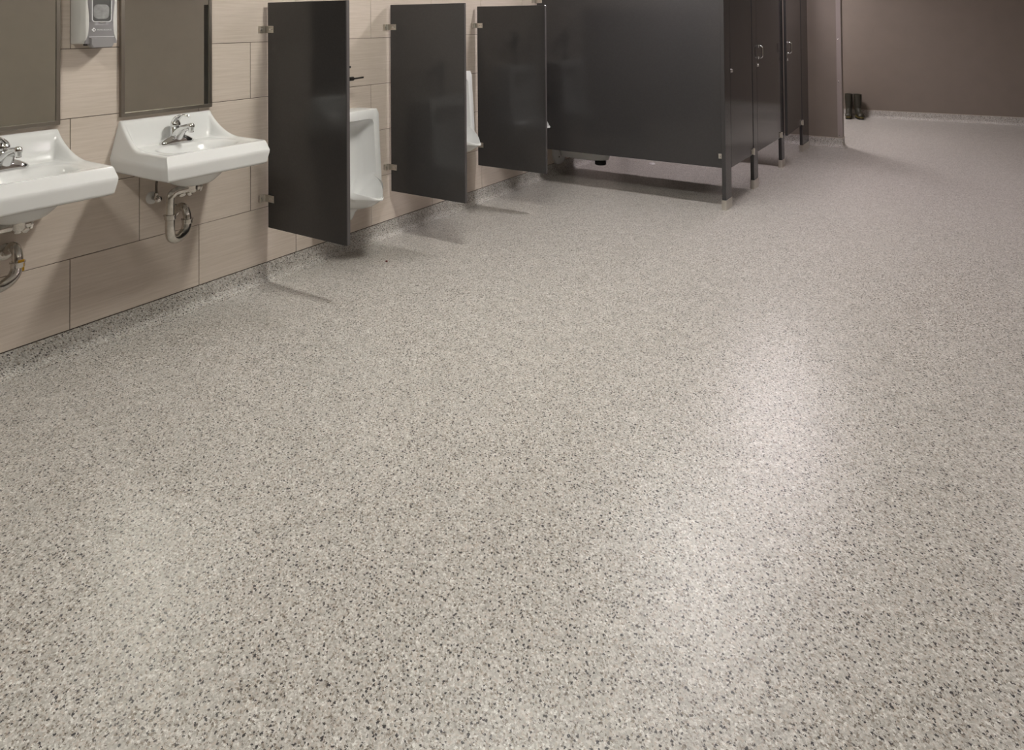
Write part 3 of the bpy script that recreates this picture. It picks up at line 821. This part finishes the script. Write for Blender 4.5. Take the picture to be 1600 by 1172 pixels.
# toilet seen under the first panel
tl = thing('toilet', 'white wall-hung toilet seen under the first stall panel', 'toilet', (0, 5.785, 0))
bm = bmesh.new()
rings = []
for x_, h_, z0_, z1_ in ((0.0, 0.115, 0.085, 0.34), (0.018, 0.115, 0.085, 0.34), (0.030, 0.105, 0.095, 0.33), (0.045, 0.075, 0.15, 0.33)):
    cz_ = (z0_+z1_)/2; hz_ = (z1_-z0_)/2
    rings.append([(x_, h_*math.copysign(abs(math.cos(2*PI*k/32))**0.75, math.cos(2*PI*k/32)), cz_+hz_*math.copysign(abs(math.sin(2*PI*k/32))**0.85, math.sin(2*PI*k/32))) for k in range(32)])
grid_rings(bm, rings, True, True, True); fixn(bm)
obj('wall_mount', bm, M_PORC, tl)
bm = bmesh.new()
rings = []
for z_, xa, xb, h_ in ((0.166, 0.10, 0.49, 0.070), (0.172, 0.04, 0.512, 0.085), (0.215, 0.03, 0.525, 0.100), (0.29, 0.03, 0.600, 0.150), (0.36, 0.03, 0.655, 0.178), (0.385, 0.03, 0.660, 0.180), (0.388, 0.05, 0.640, 0.165)):
    cx_ = (xa+xb)/2; hx = (xb-xa)/2
    rings.append([(cx_+hx*math.copysign(abs(math.cos(2*PI*k/36))**0.55, math.cos(2*PI*k/36)), h_*math.copysign(abs(math.sin(2*PI*k/36))**0.8, math.sin(2*PI*k/36)), z_) for k in range(36)])
grid_rings(bm, rings, True, True, True); fixn(bm)
obj('toilet_bowl', bm, M_PORC, tl)
bm = bmesh.new(); rings = []
for z_, s in ((0.389, 0.95), (0.392, 1.0), (0.406, 1.0), (0.410, 0.96)):
    rings.append([(0.37+0.285*s*math.cos(2*PI*k/36), 0.182*s*math.sin(2*PI*k/36), z_) for k in range(36)])
grid_rings(bm, rings, True, True, True); fixn(bm)
obj('toilet_seat', bm, M_BLACK, tl)
for sy_ in (-1, 1):
    bm = bmesh.new(); lathe(bm, [(0.014, 0.0), (0.014, 0.010), (0.008, 0.016)], (0.028, -0.055*sy_, 0.165), 12, 'x'); fixn(bm)
    obj('bolt', bm, M_DARK, tl)
bm = bmesh.new(); rings = []
for z_, s in ((0.128, 0.86), (0.133, 1.0), (0.160, 1.0), (0.167, 0.9)):
    rings.append([(0.452+0.052*s*math.cos(2*PI*k/24), -0.03+0.045*s*math.sin(2*PI*k/24), z_) for k in range(24)])
grid_rings(bm, rings, True, True, True); fixn(bm)
obj('rubber_pad', bm, M_BLACK, tl, label='black rubber pad under the bowl')

# ---------------------------------------------------------------- boots
def boot(loc, rz, label):
    t = thing('rubber_boot', label, 'boot', loc, rz, group='pair of rubber boots')
    bm = bmesh.new(); rings = []
    # rings from toe, over the foot, turning up into the shaft; each: centre(x,z), tilt angle, half widths
    spec = [((0.190, 0.045), 0.0, 0.022, 0.018), ((0.180, 0.050), 0.0, 0.038, 0.028), ((0.150, 0.054), 0.0, 0.046, 0.034), ((0.105, 0.060), 0.12, 0.045, 0.040),
            ((0.055, 0.075), 0.45, 0.042, 0.055), ((0.012, 0.100), 0.95, 0.040, 0.068), ((-0.012, 0.135), 1.40, 0.042, 0.060),
            ((-0.012, 0.190), PI/2, 0.047, 0.056), ((-0.010, 0.260), PI/2, 0.052, 0.060), ((-0.008, 0.335), PI/2, 0.053, 0.061), ((-0.008, 0.340), PI/2, 0.052, 0.060)]
    for (cx_, cz_), an, wy_, wn in spec:
        ring = []
        for k in range(20):
            a = 2*PI*k/20; c_, s_ = math.cos(a)*wy_, math.sin(a)*wn
            # section normal direction turns from +x (foot) to -z.. plane axis: y and n
            nx, nz = math.sin(an), math.cos(an)
            ring.append((cx_+nx*s_, c_, max(0.022, cz_+nz*s_)))
        rings.append(ring)
    inner = [(p_[0]*0.9, p_[1]*0.9, 0.338) for p_ in rings[-1]]; deep = [(p_[0]*0.85, p_[1]*0.85, 0.25) for p_ in rings[-1]]
    grid_rings(bm, rings+[inner, deep], True, True, True); fixn(bm)
    obj('boot_upper', bm, M_BOOT, t, smooth=50)
    def sole(z0_, z1_, g, name, mat, par):
        b_ = bmesh.new(); out = []
        for k in range(28):
            a = 2*PI*k/28; c_, s_ = math.cos(a), math.sin(a)
            x_ = 0.066+0.132*math.copysign(abs(c_)**0.8, c_)*g; y_ = (0.042+0.007*c_)*g*math.copysign(abs(s_)**0.8, s_)
            out.append((x_, y_))
        grid_rings(b_, [[(x_, y_, z0_) for x_, y_ in out], [(x_, y_, z1_) for x_, y_ in out]], True, True, True); fixn(b_)
        return obj(name, b_, mat, par, smooth=40)
    so = sole(0.0003, 0.024, 1.0, 'sole', M_SOLE, t)
    sole(0.024, 0.036, 0.985, 'yellow_band', M_YELL, so)
boot((1.728, 11.105, 0), math.radians(-84), 'dark rubber boot with yellow band next to the wall end, toe forward')
boot((1.842, 11.120, 0), math.radians(-68), 'dark rubber boot with yellow band, right one, toe pointing right')

# ---------------------------------------------------------------- little litter on the floor
bm = bmesh.new()
grid_rings(bm, [[(0.03*math.cos(a)*s*(1+.4*math.sin(3*a)), 0.022*math.sin(a)*s, z_) for a in [2*PI*k/10 for k in range(10)]] for s, z_ in ((1, 0.0), (1.05, 0.004), (0.7, 0.012), (0.3, 0.016))], True, True, True); fixn(bm)
obj('paper_scrap', bm, M_PAPER, None, (0.592, 6.60, 0.0002), label='small white paper scrap on the floor under the stalls', category='paper scrap')
bm = bmesh.new()
grid_rings(bm, [[(0.008*math.cos(a)*s, 0.006*math.sin(a)*s, z_) for a in [2*PI*k/8 for k in range(8)]] for s, z_ in ((1, 0.0), (1.0, 0.003), (0.6, 0.006))], True, True, True); fixn(bm)
obj('litter_bit', bm, M_RED, None, (0.345, 3.12, 0.0002), label='tiny dark red bit on the floor below the low urinal', category='litter')
